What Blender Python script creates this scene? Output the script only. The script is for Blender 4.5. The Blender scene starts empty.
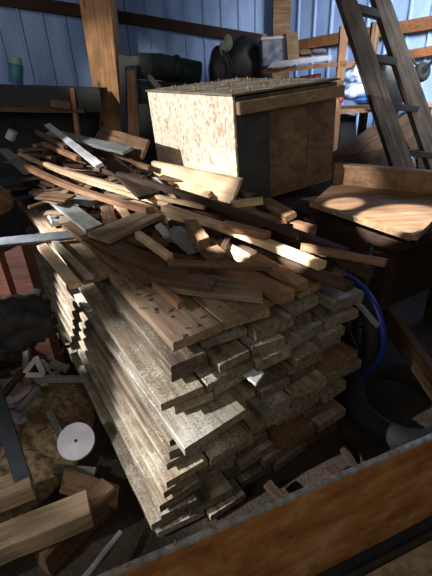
import bpy, bmesh, math, random
from mathutils import Vector, Matrix, noise
random.seed(7)
col = bpy.context.scene.collection
V = Vector
# ------------------------------------------------------------------ camera
F = 402.0; H = 1.6
_d = V((40, -775, -F)).normalized(); _u = -_d
_f = V((0, 0, -1)); _f = (_f - _f.dot(_u)*_u).normalized(); _r = _f.cross(_u)
RM = Matrix((_r, _f, _u))
def ray(x, y): return RM @ V((x-216, 288-y, -F))
def Z(x, y, z):
    v = ray(x, y); return V((0, 0, H)) + v*((z-H)/v.z)
def Y(x, y, yd):
    v = ray(x, y); return V((0, 0, H)) + v*(yd/v.y)
cd = bpy.data.cameras.new('camera'); cam = bpy.data.objects.new('camera', cd); col.objects.link(cam)
cam.matrix_world = Matrix.Translation((0, 0, H)) @ RM.to_4x4()
cd.sensor_fit = 'VERTICAL'; cd.sensor_height = 24; cd.lens = 24*F/576; cd.clip_start = .02
bpy.context.scene.camera = cam
vs = bpy.context.scene.view_settings; vs.view_transform = 'Standard'; vs.look = 'None'

# ------------------------------------------------------------------ materials
def lin(c):
    return tuple(((v/255)/12.92 if v/255 <= .04045 else ((v/255+.055)/1.055)**2.4) for v in c)+(1,)
def newmat(name):
    m = bpy.data.materials.new(name); m.use_nodes = True
    nt = m.node_tree; return m, nt, nt.nodes['Principled BSDF']
def N(nt, t, **kw):
    n = nt.nodes.new(t)
    for k, v in kw.items():
        if k in n.inputs: n.inputs[k].default_value = v
        else: setattr(n, k, v)
    return n
def mixc(nt, fac, a, b, mode='MIX'):
    n = nt.nodes.new('ShaderNodeMix'); n.data_type = 'RGBA'; n.blend_type = mode
    for s, v in ((0, fac), (6, a), (7, b)):
        if hasattr(v, 'is_linked') or hasattr(v, 'links'): nt.links.new(v, n.inputs[s])
        else: n.inputs[s].default_value = v
    return n.outputs[2]
def ramp(nt, src, stops):
    r = nt.nodes.new('ShaderNodeValToRGB'); e = r.color_ramp.elements
    while len(e) < len(stops): e.new(.5)
    for i, (p, c) in enumerate(stops): e[i].position = p; e[i].color = c
    nt.links.new(src, r.inputs[0]); return r.outputs[0]
G = lambda v: (v, v, v, 1)
def wood(name, c1, c2, dust=0.0, dustcol=(196, 184, 160), grain=1.0, rough=.8, bump=.35, vary=.35, knots=False):
    m, nt, b = newmat(name); L = nt.links.new
    tc = N(nt, 'ShaderNodeTexCoord'); oi = N(nt, 'ShaderNodeObjectInfo')
    off = N(nt, 'ShaderNodeVectorMath', operation='ADD'); sc = N(nt, 'ShaderNodeVectorMath', operation='SCALE')
    comb = N(nt, 'ShaderNodeCombineXYZ')
    for i in range(3): L(oi.outputs['Random'], comb.inputs[i])
    L(comb.outputs[0], sc.inputs[0]); sc.inputs['Scale'].default_value = 37
    L(tc.outputs['Object'], off.inputs[0]); L(sc.outputs[0], off.inputs[1])
    mp = N(nt, 'ShaderNodeMapping'); mp.inputs['Scale'].default_value = (1.5*grain, 22*grain, 22*grain); L(off.outputs[0], mp.inputs[0])
    n1 = N(nt, 'ShaderNodeTexNoise', Scale=2.2, Detail=6.0, Roughness=.65); L(mp.outputs[0], n1.inputs['Vector'])
    base = ramp(nt, n1.outputs[0], [(.3, lin(c2)), (.68, lin(c1))])
    n2 = N(nt, 'ShaderNodeTexNoise', Scale=6.0, Detail=4.0); L(off.outputs[0], n2.inputs['Vector'])
    blot = ramp(nt, n2.outputs[0], [(.3, G(.5)), (.65, G(1))])
    base = mixc(nt, .8, base, blot, 'MULTIPLY')
    if knots:
        vo = N(nt, 'ShaderNodeTexVoronoi', Scale=1.0); mk = N(nt, 'ShaderNodeMapping'); mk.inputs['Scale'].default_value = (4, 9, 9)
        L(off.outputs[0], mk.inputs[0]); L(mk.outputs[0], vo.inputs['Vector'])
        kn = ramp(nt, vo.outputs['Distance'], [(.08, G(.35)), (.2, G(1))]); base = mixc(nt, 1.0, base, kn, 'MULTIPLY')
    mr = N(nt, 'ShaderNodeMapRange'); mr.inputs[3].default_value = 1-vary; mr.inputs[4].default_value = 1+vary*.6
    L(oi.outputs['Random'], mr.inputs[0])
    hs = N(nt, 'ShaderNodeHueSaturation'); L(base, hs.inputs['Color']); L(mr.outputs[0], hs.inputs['Value'])
    c = hs.outputs[0]
    if dust > 0:
        ge = N(nt, 'ShaderNodeNewGeometry'); sx = N(nt, 'ShaderNodeSeparateXYZ'); L(ge.outputs['Normal'], sx.inputs[0])
        up = ramp(nt, sx.outputs[2], [(.3, G(.12)), (.8, G(1))])
        n3 = N(nt, 'ShaderNodeTexNoise', Scale=110.0, Detail=6.0, Roughness=.8); L(ge.outputs['Position'], n3.inputs['Vector'])
        n4 = N(nt, 'ShaderNodeTexNoise', Scale=7.0, Detail=3.0); L(ge.outputs['Position'], n4.inputs['Vector'])
        ad = N(nt, 'ShaderNodeMix'); ad.inputs[0].default_value = .4; L(n3.outputs[0], ad.inputs[2]); L(n4.outputs[0], ad.inputs[3])
        sp = ramp(nt, ad.outputs[0], [(.62-.13*dust, G(0)), (.74-.13*dust, G(.85))])
        mu = N(nt, 'ShaderNodeMath', operation='MULTIPLY'); L(up, mu.inputs[0]); L(sp, mu.inputs[1])
        c = mixc(nt, mu.outputs[0], c, lin(dustcol))
    L(c, b.inputs['Base Color']); b.inputs['Roughness'].default_value = rough
    b.inputs['Specular IOR Level'].default_value = .25
    bp = N(nt, 'ShaderNodeBump', Strength=bump, Distance=.006); L(n1.outputs[0], bp.inputs['Height']); L(bp.outputs[0], b.inputs['Normal'])
    return m
def plain(name, c1, c2=None, rough=.6, metal=0.0, scale=8.0, bump=.1, emit=0):
    m, nt, b = newmat(name); L = nt.links.new
    c2 = c2 or tuple(v*.6 for v in c1)
    tc = N(nt, 'ShaderNodeTexCoord'); n1 = N(nt, 'ShaderNodeTexNoise', Scale=scale, Detail=5.0, Roughness=.6)
    L(tc.outputs['Object'], n1.inputs['Vector'])
    L(ramp(nt, n1.outputs[0], [(.32, lin(c2)), (.66, lin(c1))]), b.inputs['Base Color'])
    b.inputs['Roughness'].default_value = rough; b.inputs['Metallic'].default_value = metal
    bp = N(nt, 'ShaderNodeBump', Strength=bump, Distance=.01); L(n1.outputs[0], bp.inputs['Height']); L(bp.outputs[0], b.inputs['Normal'])
    return m
def osb(name, c1, c2, c3):
    m, nt, b = newmat(name); L = nt.links.new
    tc = N(nt, 'ShaderNodeTexCoord'); mp = N(nt, 'ShaderNodeMapping'); mp.inputs['Scale'].default_value = (42, 42, 20)
    nd = N(nt, 'ShaderNodeTexNoise', Scale=9.0, Detail=3.0)
    L(tc.outputs['Object'], nd.inputs['Vector'])
    ad = N(nt, 'ShaderNodeVectorMath', operation='MULTIPLY_ADD'); ad.inputs[1].default_value = (.12, .12, .12)
    L(nd.outputs['Color'], ad.inputs[0]); L(tc.outputs['Object'], ad.inputs[2]); L(ad.outputs[0], mp.inputs[0])
    vo = N(nt, 'ShaderNodeTexVoronoi', Scale=1.6, Randomness=1.0); L(mp.outputs[0], vo.inputs['Vector'])
    sx = N(nt, 'ShaderNodeSeparateColor'); L(vo.outputs['Color'], sx.inputs[0])
    c = ramp(nt, sx.outputs[0], [(0, lin(c3)), (.3, lin(c2)), (.8, lin(c1))])
    n2 = N(nt, 'ShaderNodeTexNoise', Scale=60.0, Detail=3.0); L(tc.outputs['Object'], n2.inputs['Vector'])
    c = mixc(nt, .5, c, ramp(nt, n2.outputs[0], [(.35, G(.6)), (.6, G(1))]), 'MULTIPLY')
    L(c, b.inputs['Base Color']); b.inputs['Roughness'].default_value = .75
    return m
M = {}
M['plank'] = wood('weathered plank', (158, 143, 122), (80, 68, 55), dust=.75, vary=.5)
M['plank_dusty'] = wood('dusty plank', (172, 158, 134), (92, 78, 60), vary=.45, dust=1.05, dustcol=(205, 200, 182))
M['plank_grey'] = wood('grey plank', (160, 152, 134), (98, 90, 76), dust=1.1, dustcol=(200, 198, 186))
M['plank_top'] = wood('top plank', (172, 148, 122), (112, 92, 72), dust=.6, vary=.2)
M['fresh'] = wood('fresh wood', (234, 206, 168), (198, 160, 118), vary=.12)
M['orange'] = wood('orange wood', (178, 138, 104), (118, 84, 60), vary=.2)
M['brown'] = wood('brown wood', (136, 106, 78), (72, 53, 38), dust=.2)
M['umber'] = wood('umber wood', (112, 84, 60), (62, 46, 34))
M['dark'] = wood('dark wood', (78, 58, 44), (36, 27, 20))
M['darkred'] = wood('dark reddish wood', (88, 50, 38), (40, 24, 18))
M['white'] = wood('white painted wood and lit ends', (214, 214, 212), (168, 168, 170), vary=.1)
M['greywood'] = wood('grey painted wood', (150, 154, 150), (104, 106, 102), dust=.5, vary=.1)
M['post'] = wood('post wood', (220, 170, 122), (170, 122, 82), vary=.05, knots=True)
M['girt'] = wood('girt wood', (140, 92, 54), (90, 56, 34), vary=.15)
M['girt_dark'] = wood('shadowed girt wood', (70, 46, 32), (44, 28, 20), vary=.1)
M['rackwood'] = wood('rack wood', (186, 140, 104), (130, 92, 66), vary=.15)
M['ply'] = wood('brown plywood', (164, 116, 64), (112, 74, 38), grain=.12, vary=.02, rough=.6, bump=.1)
M['plydark'] = wood('dark plywood', (150, 124, 92), (104, 82, 58), grain=.5, vary=.05)
M['cleat'] = wood('cleat wood', (176, 150, 112), (126, 102, 74), vary=.05)
M['tray'] = wood('tray wood', (176, 140, 104), (120, 88, 62), grain=.5, vary=.05, rough=.6)
M['ladder'] = wood('old grey ladder wood', (118, 106, 96), (62, 54, 48), vary=.05, dust=.3)
M['timber'] = wood('pale timber', (160, 138, 108), (104, 86, 64), dust=.6)
M['redpaint'] = wood('red brown painted wood', (104, 60, 44), (62, 34, 26))
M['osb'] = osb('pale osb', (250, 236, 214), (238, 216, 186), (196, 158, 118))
M['steel'] = plain('grey steel', (142, 148, 154), (92, 98, 104), rough=.45, metal=.5)
M['darksteel'] = plain('dark steel', (50, 58, 68), (30, 34, 40), rough=.4, metal=.4)
M['alu'] = plain('grey metal edging', (176, 172, 164), (110, 106, 98), rough=.5, metal=.3, scale=30)
M['black'] = plain('black plastic', (30, 31, 34), (16, 16, 18), rough=.5)
M['rubber'] = plain('black rubber', (18, 18, 18), (10, 10, 10), rough=.8)
M['blue'] = plain('blue paint', (32, 54, 150), (22, 38, 112), rough=.35)
M['green'] = plain('dark green canvas', (46, 56, 46), (26, 32, 28), rough=.9, scale=20)
M['pale'] = plain('pale fabric', (150, 158, 136), (110, 118, 104), rough=.9)
M['whitepl'] = plain('white plastic', (206, 204, 212), (172, 172, 182), rough=.4)
M['bag'] = plain('crumpled plastic bag', (210, 214, 222), (90, 130, 190), rough=.35, scale=16, bump=.6)
M['bluebag'] = plain('blue plastic', (60, 120, 180), (30, 60, 130), rough=.35, scale=12)
M['cyan'] = plain('teal plastic', (60, 120, 140), (40, 70, 90), rough=.4)
M['tub'] = plain('clear tub with blue cloth', (150, 150, 150), (62, 76, 110), rough=.3, scale=14)
M['red'] = plain('red plastic', (150, 60, 56), (96, 36, 36), rough=.5)
M['rag'] = plain('grey red rag', (150, 140, 150), (92, 56, 52), rough=.9, scale=14, bump=.6)
M['nearblack'] = plain('near black matte', (44, 42, 42), (22, 20, 20), rough=.7)  # very dark grey for machinery, table, rungs and straps
M['concrete'] = plain('dusty concrete', (150, 132, 106), (100, 84, 64), rough=.95, scale=25, bump=.4)
M['chips'] = wood('wood chips', (190, 160, 122), (110, 84, 58), vary=.3)
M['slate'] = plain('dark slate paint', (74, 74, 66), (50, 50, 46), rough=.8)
M['straw'] = plain('straw chips', (150, 130, 98), (84, 68, 46), rough=.9, scale=40)

def sheetmat():
    m, nt, b = newmat('stained brown plywood'); L = nt.links.new
    tc = N(nt, 'ShaderNodeTexCoord'); mp = N(nt, 'ShaderNodeMapping'); mp.inputs['Scale'].default_value = (1.4, 3, 3); L(tc.outputs['Object'], mp.inputs[0])
    n = N(nt, 'ShaderNodeTexNoise', Scale=3.2, Detail=5.0, Roughness=.6); L(mp.outputs[0], n.inputs['Vector'])
    c = ramp(nt, n.outputs[0], [(.3, lin((98, 62, 28))), (.5, lin((150, 100, 50))), (.68, lin((172, 136, 96)))])
    n2 = N(nt, 'ShaderNodeTexNoise', Scale=22.0, Detail=3.0); L(tc.outputs['Object'], n2.inputs['Vector'])
    c = mixc(nt, .55, c, ramp(nt, n2.outputs[0], [(.3, G(.35)), (.42, G(1))]), 'MULTIPLY')
    L(c, b.inputs['Base Color']); b.inputs['Roughness'].default_value = .6
    return m
M['ply'] = sheetmat()
def wallmat():
    m, nt, b = newmat('blue corrugated steel'); L = nt.links.new
    tc = N(nt, 'ShaderNodeTexCoord'); mp = N(nt, 'ShaderNodeMapping'); mp.inputs['Scale'].default_value = (3, 3, .7); L(tc.outputs['Object'], mp.inputs[0])
    n = N(nt, 'ShaderNodeTexNoise', Scale=2.0, Detail=5.0); L(mp.outputs[0], n.inputs['Vector'])
    L(ramp(nt, n.outputs[0], [(.3, lin((112, 136, 176))), (.7, lin((146, 170, 206)))]), b.inputs['Base Color'])
    b.inputs['Roughness'].default_value = .5; b.inputs['Metallic'].default_value = .1
    return m
M['wall'] = wallmat()
def floormat():
    m, nt, b = newmat('dirt floor'); L = nt.links.new
    tc = N(nt, 'ShaderNodeTexCoord')
    n = N(nt, 'ShaderNodeTexNoise', Scale=4.0, Detail=8.0, Roughness=.7); L(tc.outputs['Object'], n.inputs['Vector'])
    n2 = N(nt, 'ShaderNodeTexNoise', Scale=60.0, Detail=4.0, Roughness=.8); L(tc.outputs['Object'], n2.inputs['Vector'])
    c = ramp(nt, n.outputs[0], [(.3, lin((36, 29, 23))), (.7, lin((78, 64, 48)))])
    c = mixc(nt, .8, c, ramp(nt, n2.outputs[0], [(.35, G(.35)), (.65, G(1.2))]), 'MULTIPLY')
    L(c, b.inputs['Base Color']); b.inputs['Roughness'].default_value = .95
    bp = N(nt, 'ShaderNodeBump', Strength=.8, Distance=.02); L(n2.outputs[0], bp.inputs['Height']); L(bp.outputs[0], b.inputs['Normal'])
    return m
M['floor'] = floormat()

# ------------------------------------------------------------------ helpers
def tag(o, label=None, cat=None, group=None, kind=None):
    for k, v in (('label', label), ('category', cat), ('group', group), ('kind', kind)):
        if v: o[k] = v
    return o
def empty(name, loc=(0, 0, 0), label=None, cat=None, group=None):
    o = bpy.data.objects.new(name, None); col.objects.link(o); o.location = loc; o.empty_display_size = .05
    return tag(o, label, cat, group)
def build(name, bm, mat, parent=None, mw=None, smooth=False):
    """bm in world coordinates unless mw (local->world) is given"""
    me = bpy.data.meshes.new(name)
    bmesh.ops.recalc_face_normals(bm, faces=bm.faces)
    if smooth:
        for f in bm.faces: f.smooth = True
    if mw is None:
        c = V((0, 0, 0))
        for v in bm.verts: c += v.co
        c /= max(1, len(bm.verts)); mw = Matrix.Translation(c)
        bmesh.ops.transform(bm, matrix=mw.inverted(), verts=bm.verts)
    bm.to_mesh(me); bm.free(); me.materials.append(mat)
    o = bpy.data.objects.new(name, me); col.objects.link(o)
    if parent:
        o.parent = parent
        pm = PM[parent]
        o.matrix_local = pm.inverted() @ mw
    else: o.matrix_world = mw
    PM[o] = mw
    return o
PM = {}
def thing(name, loc, label, cat, group=None):
    o = empty(name, loc, label, cat, group); PM[o] = Matrix.Translation(loc); return o
def box_bm(bm, c, s, m=None, bevel=0):
    r = bmesh.ops.create_cube(bm, size=1)
    mt = Matrix.Translation(c) @ Matrix.Diagonal((*s, 1))
    if m is not None: mt = m @ mt
    bmesh.ops.transform(bm, matrix=mt, verts=r['verts'])
    if bevel:
        es = list({e for v in r['verts'] for e in v.link_edges})
        bmesh.ops.bevel(bm, geom=es, offset=bevel, segments=2, affect='EDGES')
def nb(): return bmesh.new()
def frame(p0, p1, roll=0.0, up=V((0, 0, 1))):
    x = (p1-p0).normalized(); y = up.cross(x).normalized(); z = x.cross(y)
    R = Matrix((x, y, z)).transposed() @ Matrix.Rotation(roll, 3, 'X')
    return Matrix.Translation((p0+p1)/2) @ R.to_4x4()
def board_bm(L, W, T, bend=0.0, seed=0, n=8, rag=.006, taper=0.0, cut0=0.0, cut1=0.0, bow=0.0, ch=.003):
    rd = random.Random(seed); bm = nb(); rings = []
    for i in range(n+1):
        t = i/n; x0 = (t-.5)*L; w = W*(1-taper*t)/2; h = T/2
        dz = bend*(1-(2*t-1)**2); dy = bow*(1-(2*t-1)**2)
        jl = rd.uniform(-rag, rag); jr = rd.uniform(-rag, rag); jt = rd.uniform(-rag, rag)*.25
        pr = [(-w+jl, -h+ch), (-w+jl, h-ch), (-w+ch+jl, h), (w-ch+jr, h), (w+jr, h-ch), (w+jr, -h+ch), (w-ch+jr, -h), (-w+ch+jl, -h)]
        ring = []
        for (y, z) in pr:
            xx = x0 + (cut0*y if i == 0 else 0) + (cut1*y if i == n else 0)
            ring.append(bm.verts.new((xx, y+dy, z+dz+jt)))
        rings.append(ring)
    for a, b in zip(rings, rings[1:]):
        for k in range(8): bm.faces.new((a[k], a[(k+1) % 8], b[(k+1) % 8], b[k]))
    bm.faces.new(rings[0]); bm.faces.new(rings[-1][::-1])
    return bm
_seed = [100]
def board(name, p0, p1, W, T, mat, parent=None, roll=0.0, **kw):
    _seed[0] += 1
    return build(name, board_bm((p1-p0).length, W, T, seed=_seed[0], **kw), M[mat], parent, frame(p0, p1, roll))
def tube_bm(pts, r, seg=10, closed=False, caps=True):
    bm = nb(); rings = []; n = len(pts)
    rr = r if isinstance(r, (list, tuple)) else [r]*n
    prev = None
    for i, p in enumerate(pts):
        a = pts[(i-1) % n] if (closed or i > 0) else p; b = pts[(i+1) % n] if (closed or i < n-1) else p
        t = (b-a).normalized()
        if prev is None: nrm = t.orthogonal().normalized()
        else: nrm = (prev - prev.dot(t)*t).normalized()
        prev = nrm; bi = t.cross(nrm)
        rings.append([bm.verts.new(p + rr[i]*(math.cos(2*math.pi*k/seg)*nrm + math.sin(2*math.pi*k/seg)*bi)) for k in range(seg)])
    prs = list(zip(rings, rings[1:])) + ([(rings[-1], rings[0])] if closed else [])
    for a, b in prs:
        for k in range(seg): bm.faces.new((a[k], a[(k+1) % seg], b[(k+1) % seg], b[k]))
    if caps and not closed: bm.faces.new(rings[0]); bm.faces.new(rings[-1][::-1])
    return bm
def ring_bm(c, ax, R, r, seg=40, rs=10, sq=1.0):
    ax = ax.normalized(); a = ax.orthogonal().normalized(); b = ax.cross(a); bm = nb(); rings = []
    for i in range(seg):
        t = 2*math.pi*i/seg; d = math.cos(t)*a + math.sin(t)*b
        rings.append([bm.verts.new(c + d*(R + r*math.cos(2*math.pi*k/rs)) + ax*r*sq*math.sin(2*math.pi*k/rs)) for k in range(rs)])
    for i in range(seg):
        p, q = rings[i], rings[(i+1) % seg]
        for k in range(rs): bm.faces.new((p[k], p[(k+1) % rs], q[(k+1) % rs], q[k]))
    return bm
def slab_bm(quad, off):
    """thick slab: quad corners (world) extruded by vector off"""
    bm = nb(); a = [bm.verts.new(p) for p in quad]; b = [bm.verts.new(p+off) for p in quad]; n = len(quad)
    bm.faces.new(a); bm.faces.new(b[::-1])
    for i in range(n): bm.faces.new((a[i], a[(i+1) % n], b[(i+1) % n], b[i]))
    return bm
def blob_bm(c, s, seed=0, amp=.25, fr=6.0, sub=3):
    bm = nb(); bmesh.ops.create_icosphere(bm, subdivisions=sub, radius=1)
    for v in bm.verts:
        k = 1 + amp*noise.noise(v.co*fr*.4 + V((seed*3.1, 0, 0))) + amp*.5*noise.noise(v.co*fr + V((seed, 5, 0)))
        v.co = V((v.co.x*s[0]*k, v.co.y*s[1]*k, v.co.z*s[2]*k)) + c
    return bm

# ------------------------------------------------------------------ stack axes
YAW = math.radians(30.3)
U = V((math.cos(YAW), math.sin(YAW), 0)); W_ = V((-math.sin(YAW), math.cos(YAW), 0))
A = V((-.146, 1.031, 0))
def S(u, w, z=0.0): return A + U*u + W_*w + V((0, 0, z))

# ------------------------------------------------------------------ room
def struct(name, bm, mat, **k):
    o = build(name, bm, mat, **k); o['kind'] = 'structure'; return o
bm = nb(); g = 40
bmesh.ops.create_grid(bm, x_segments=g, y_segments=g, size=5)
for v in bm.verts:
    v.co += V((.5, 2.6, 0)); v.co.z = -.012*abs(noise.noise(v.co*2))
struct('floor', bm, M['floor'], smooth=True)
WC = V((.96, 5.5, 0))                       # wall corner
WL = Y(-60, 40, 4.4); WL.z = 0              # left wall goes here
WR = Y(520, 20, 3.9); WR.z = 0
def corr(p0, p1, name, inward):
    L = (p1-p0).length; d = (p1-p0)/L; bm = nb(); prof = []; x = 0
    while x < L:
        prof += [(x, 0), (x+.155, 0), (x+.166, .02), (x+.182, .02), (x+.193, 0)]; x += .205
        prof += []
    rows = []
    for z in (-.05, 3.4):
        rows.append([bm.verts.new(p0 + d*a + inward*b + V((0, 0, z))) for a, b in prof])
    for i in range(len(prof)-1): bm.faces.new((rows[0][i], rows[0][i+1], rows[1][i+1], rows[1][i]))
    for f in bm.faces: f.smooth = False
    return struct(name, bm, M['wall'])
dl = (WL-WC).normalized(); nl = V((dl.y, -dl.x, 0));  nl = nl if nl.y < 0 else -nl
dr = (WR-WC).normalized(); nr = V((dr.y, -dr.x, 0));  nr = nr if nr.y < 0 else -nr
corr(WC, WC+dl*6, 'wall_left', nl); corr(WC, WC+dr*5, 'wall_right', nr)
def onplane(x, y, p, n):
    v = ray(x, y); o = V((0, 0, H)); return o + v*((p-o).dot(n)/v.dot(n))
def wallbar(name, x0, y0, x1, y1, hpx0, hpx1, mat, p, n, off, th, label, cat, group=None):
    """timber along a wall: centre line and half heights as seen, standing `off` in front of the wall"""
    q = p + n*off
    a, b, c, e = onplane(x0, y0-hpx0, q, n), onplane(x1, y1-hpx1, q, n), onplane(x1, y1+hpx1, q, n), onplane(x0, y0+hpx0, q, n)
    return tag(build(name, slab_bm([a, b, c, e], -n*th), M[mat]), label, cat, group)
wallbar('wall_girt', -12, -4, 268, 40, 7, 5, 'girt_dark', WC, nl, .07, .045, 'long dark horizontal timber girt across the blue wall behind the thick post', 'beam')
wallbar('wall_girt', 292, 46, 445, 20, 5, 7, 'girt', WC, nr, .07, .045, 'upper brown horizontal timber girt on the bright blue wall behind the ladder', 'beam')
wallbar('wall_girt', 352, 64, 445, 48, 3.5, 5, 'girt', WC, nr, .07, .045, 'lower thinner brown girt on the blue wall crossing behind both ladder rails', 'beam')
# corner post
q = [Y(272, 90, 5.2), Y(290, 90, 5.2), Y(292, -30, 5.2), Y(274, -30, 5.2)]
q[0].z = q[1].z = 0
tag(build('corner_post', slab_bm(q, V((0, .1, 0))), M['brown']), 'short visible top of a brown timber post in the corner of the blue walls', 'post')
# thick timber post at left
yp = 4.42
q = [Y(76, -20, yp), Y(108, -20, yp), Y(121, 135, yp), Y(100, 135, yp)]
for k in (2, 3):                              # extend the sides to the ground
    top = q[1] if k == 2 else q[0]; dvec = q[k]-top; q[k] = q[k] + dvec*((q[k].z-0)/(-dvec.z))*.55
    q[k].z = 0
q[0] += (q[0]-q[3])*.2; q[1] += (q[1]-q[2])*.2
bm = slab_bm(q, V((.03, .14, 0))); mw = frame((q[2]+q[3])/2, (q[0]+q[1])/2, up=V((0, -1, 0))); bmesh.ops.transform(bm, matrix=mw.inverted(), verts=bm.verts)
tag(build('timber_post', bm, M['post'], None, mw), 'thick pale orange knotty timber post standing before the left blue wall', 'post')

# ------------------------------------------------------------------ the lumber stack
ordw = ['top', 'second', 'third', 'fourth', 'fifth', 'sixth', 'seventh', 'eighth', 'ninth', 'tenth', 'eleventh', 'twelfth', 'thirteenth', 'fourteenth', 'bottom']
colw = ['first', 'second', 'third', 'fourth', 'fifth']
NL = 15; PITCH = .0588; TOPZ = .885
rd = random.Random(11)
for k in range(NL):
    zc = TOPZ - .027 - k*PITCH + (.008 if k == 0 else 0)
    ul = -.0125*k + rd.uniform(-.024, .024) - (.02 if k in (1, 3) else 0)
    right = .845 + rd.uniform(-.05, .03) - (.03 if k > 10 else 0)
    ws = [rd.uniform(.8, 1.25) for _ in range(5)]; lyaw = rd.uniform(-.012, .012)
    if k == 0: ws = [1.12, 1.1, .95, .95, .8]
    tot = sum(ws); u = ul
    for j in range(5):
        w = (right-ul)*ws[j]/tot; w0 = rd.uniform(-.035, .03) - .004*k
        if k == 0: w0 = [0, .0, .045, .03, .06][j]
        if k == 1 and j == 0: w0 = -.02
        if j == 0 and k > 3: w0 = -.002*k + rd.uniform(-.03, .03)
        if j > 0 and k > 0: w0 = rd.uniform(-.06, .03) if k < 7 else rd.uniform(-.05, .05) - .01
        Ln = rd.uniform(2.5, 2.95) + .02*k
        if k == 0: Ln = [.62, 2.4, 2.5, 2.3, 2.2][j]
        yaw = lyaw
        th = rd.uniform(.030, .040) if j < 2 else rd.uniform(.040, .052)
        if k == 0: th = .034
        if k == 5 and j < 2:
            u += w; continue
        mat = 'plank'
        if k == 0: mat = 'plank_top'
        elif k in (2, 3, 4, 6, 7) and j in (0, 1, 2) and rd.random() < .75: mat = 'plank_dusty'
        elif k > 8 and j < 2: mat = 'plank_dusty'
        elif rd.random() < .25: mat = 'plank_grey'
        elif j > 2: mat = 'brown' if rd.random() < .4 else 'plank'
        uc = u + w/2; gap = .005 if k else .003
        p0 = S(uc, w0, zc); p1 = S(uc - Ln*math.sin(yaw), w0 + Ln*math.cos(yaw), zc)
        o = board('plank', p0, p1, w-2*gap, th, mat, n=14, rag=.0016, cut0=rd.uniform(-.12, .12), bend=rd.uniform(-.002, .002), ch=.003)
        loc = 'at the near left corner' if j == 0 else ('at the right edge' if j == 4 else colw[j]+' from near left corner')
        ly = {0: 'top layer', 14: 'bottom layer'}.get(k, ordw[k]+' layer')
        look = {'plank_top': 'smooth brown', 'plank_dusty': 'sawdust-covered', 'plank_grey': 'grey weathered', 'plank': 'rough tan', 'brown': 'dark brown'}[mat]
        tag(o, f'{look} plank in the stack\'s {ly}, {loc}', 'plank', 'planks in the big lumber stack')
        u += w
# grey plank sticking out at mid height
o = board('plank', S(.075, -.12, TOPZ-.027-5*PITCH), S(.04, 1.5, TOPZ-.027-5*PITCH), .26, .036, 'plank_grey', n=14, rag=.003, cut0=-.1)
tag(o, 'wide grey speckled plank sticking out furthest from the middle of the stack front', 'plank')
o = board('plank', S(.285, -.075, TOPZ-.03-4*PITCH+.03), S(.27, .5, TOPZ-.03-4*PITCH+.03), .07, .012, 'white', n=8, cut0=-.5)
tag(o, 'narrow plank with a whitish tip poking from the stack face below the top', 'plank')
# second wide plank in the top row, further back (the near one is short)
o = board('plank', S(.02, .66, TOPZ-.02), S(-.02, 2.3, TOPZ-.02), .24, .04, 'plank_top', n=10)
tag(o, 'wide brown plank on top of the stack behind the front corner plank', 'plank')

# ------------------------------------------------------------------ workbench under box and tray (dark, behind the stack)
BZ = .87
wb = thing('workbench', S(1.5, 1.2, 0), 'low dark wooden bench behind the stack carrying the plywood box and tray', 'workbench')
def sbox(u0, u1, w0, w1, z0, z1, bev=.004):
    bm = nb(); mt = Matrix.Translation(A) @ Matrix((U, W_, V((0, 0, 1)))).transposed().to_4x4()
    box_bm(bm, ((u0+u1)/2, (w0+w1)/2, (z0+z1)/2), (u1-u0, w1-w0, z1-z0), mt, bev); return bm
q = [S(a_, b_, BZ) for a_, b_ in ((1.26, .12), (2.2, .12), (2.2, 2.5), (.93, 2.5), (.93, 1.0), (1.26, 1.0))]
build('bench_top', slab_bm(q, V((0, 0, -.05))), M['dark'], wb)
for (a_, b_) in ((1.3, .2), (2.1, .3), (.95, 2.2), (2.1, 2.2), (.97, 1.05)):
    build('leg', sbox(a_, a_+.09, b_, b_+.09, 0, BZ-.05), M['dark'], wb)
build('side_panel', sbox(1.27, 1.29, .3, 1.0, .06, BZ-.05), M['dark'], wb)
build('front_panel', sbox(1.4, 2.1, .34, .36, .3, BZ-.05), M['dark'], wb)

# ------------------------------------------------------------------ plywood box
bu, bw, BL, BW, b0, b1 = .955, 1.06, .80, 1.17, .885, 1.515
_c = S(bu, bw, b1)
TILT = Matrix.Translation(_c) @ Matrix.Rotation(math.radians(-3.3), 4, W_) @ Matrix.Rotation(math.radians(1.3), 4, U) @ Matrix.Translation(-_c)
bx = thing('plywood_box', S(bu+BL/2, bw+BW/2, b0), 'large open plywood box with bright pale chipboard side on top of the lumber', 'box')
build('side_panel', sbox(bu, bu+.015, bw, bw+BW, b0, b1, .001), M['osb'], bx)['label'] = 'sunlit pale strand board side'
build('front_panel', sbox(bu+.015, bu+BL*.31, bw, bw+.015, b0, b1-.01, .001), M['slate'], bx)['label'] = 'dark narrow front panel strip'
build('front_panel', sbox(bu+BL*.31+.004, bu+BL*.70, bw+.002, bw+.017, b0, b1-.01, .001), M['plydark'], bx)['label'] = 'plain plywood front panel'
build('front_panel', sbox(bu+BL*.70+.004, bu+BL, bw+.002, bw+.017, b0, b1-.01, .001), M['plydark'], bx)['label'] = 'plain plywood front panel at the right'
build('side_panel', sbox(bu+BL-.015, bu+BL, bw+.018, bw+BW, b0, b1-.01, .001), M['plydark'], bx)
build('back_panel', sbox(bu+.016, bu+BL-.016, bw+BW-.015, bw+BW, b0, b1-.01, .001), M['plydark'], bx)
build('lid', sbox(bu-.012, bu+BL+.01, bw-.012, bw+BW+.01, b1, b1+.012, .002), wood('sawdust covered lid', (180, 166, 140), (120, 104, 80), dust=1.0, dustcol=(220, 214, 200)), bx)
build('cleat', sbox(bu+.008, bu+BL+.02, bw-.05, bw-.013, b1-.095, b1-.03, .004), M['cleat'], bx)
bm = nb()
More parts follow.
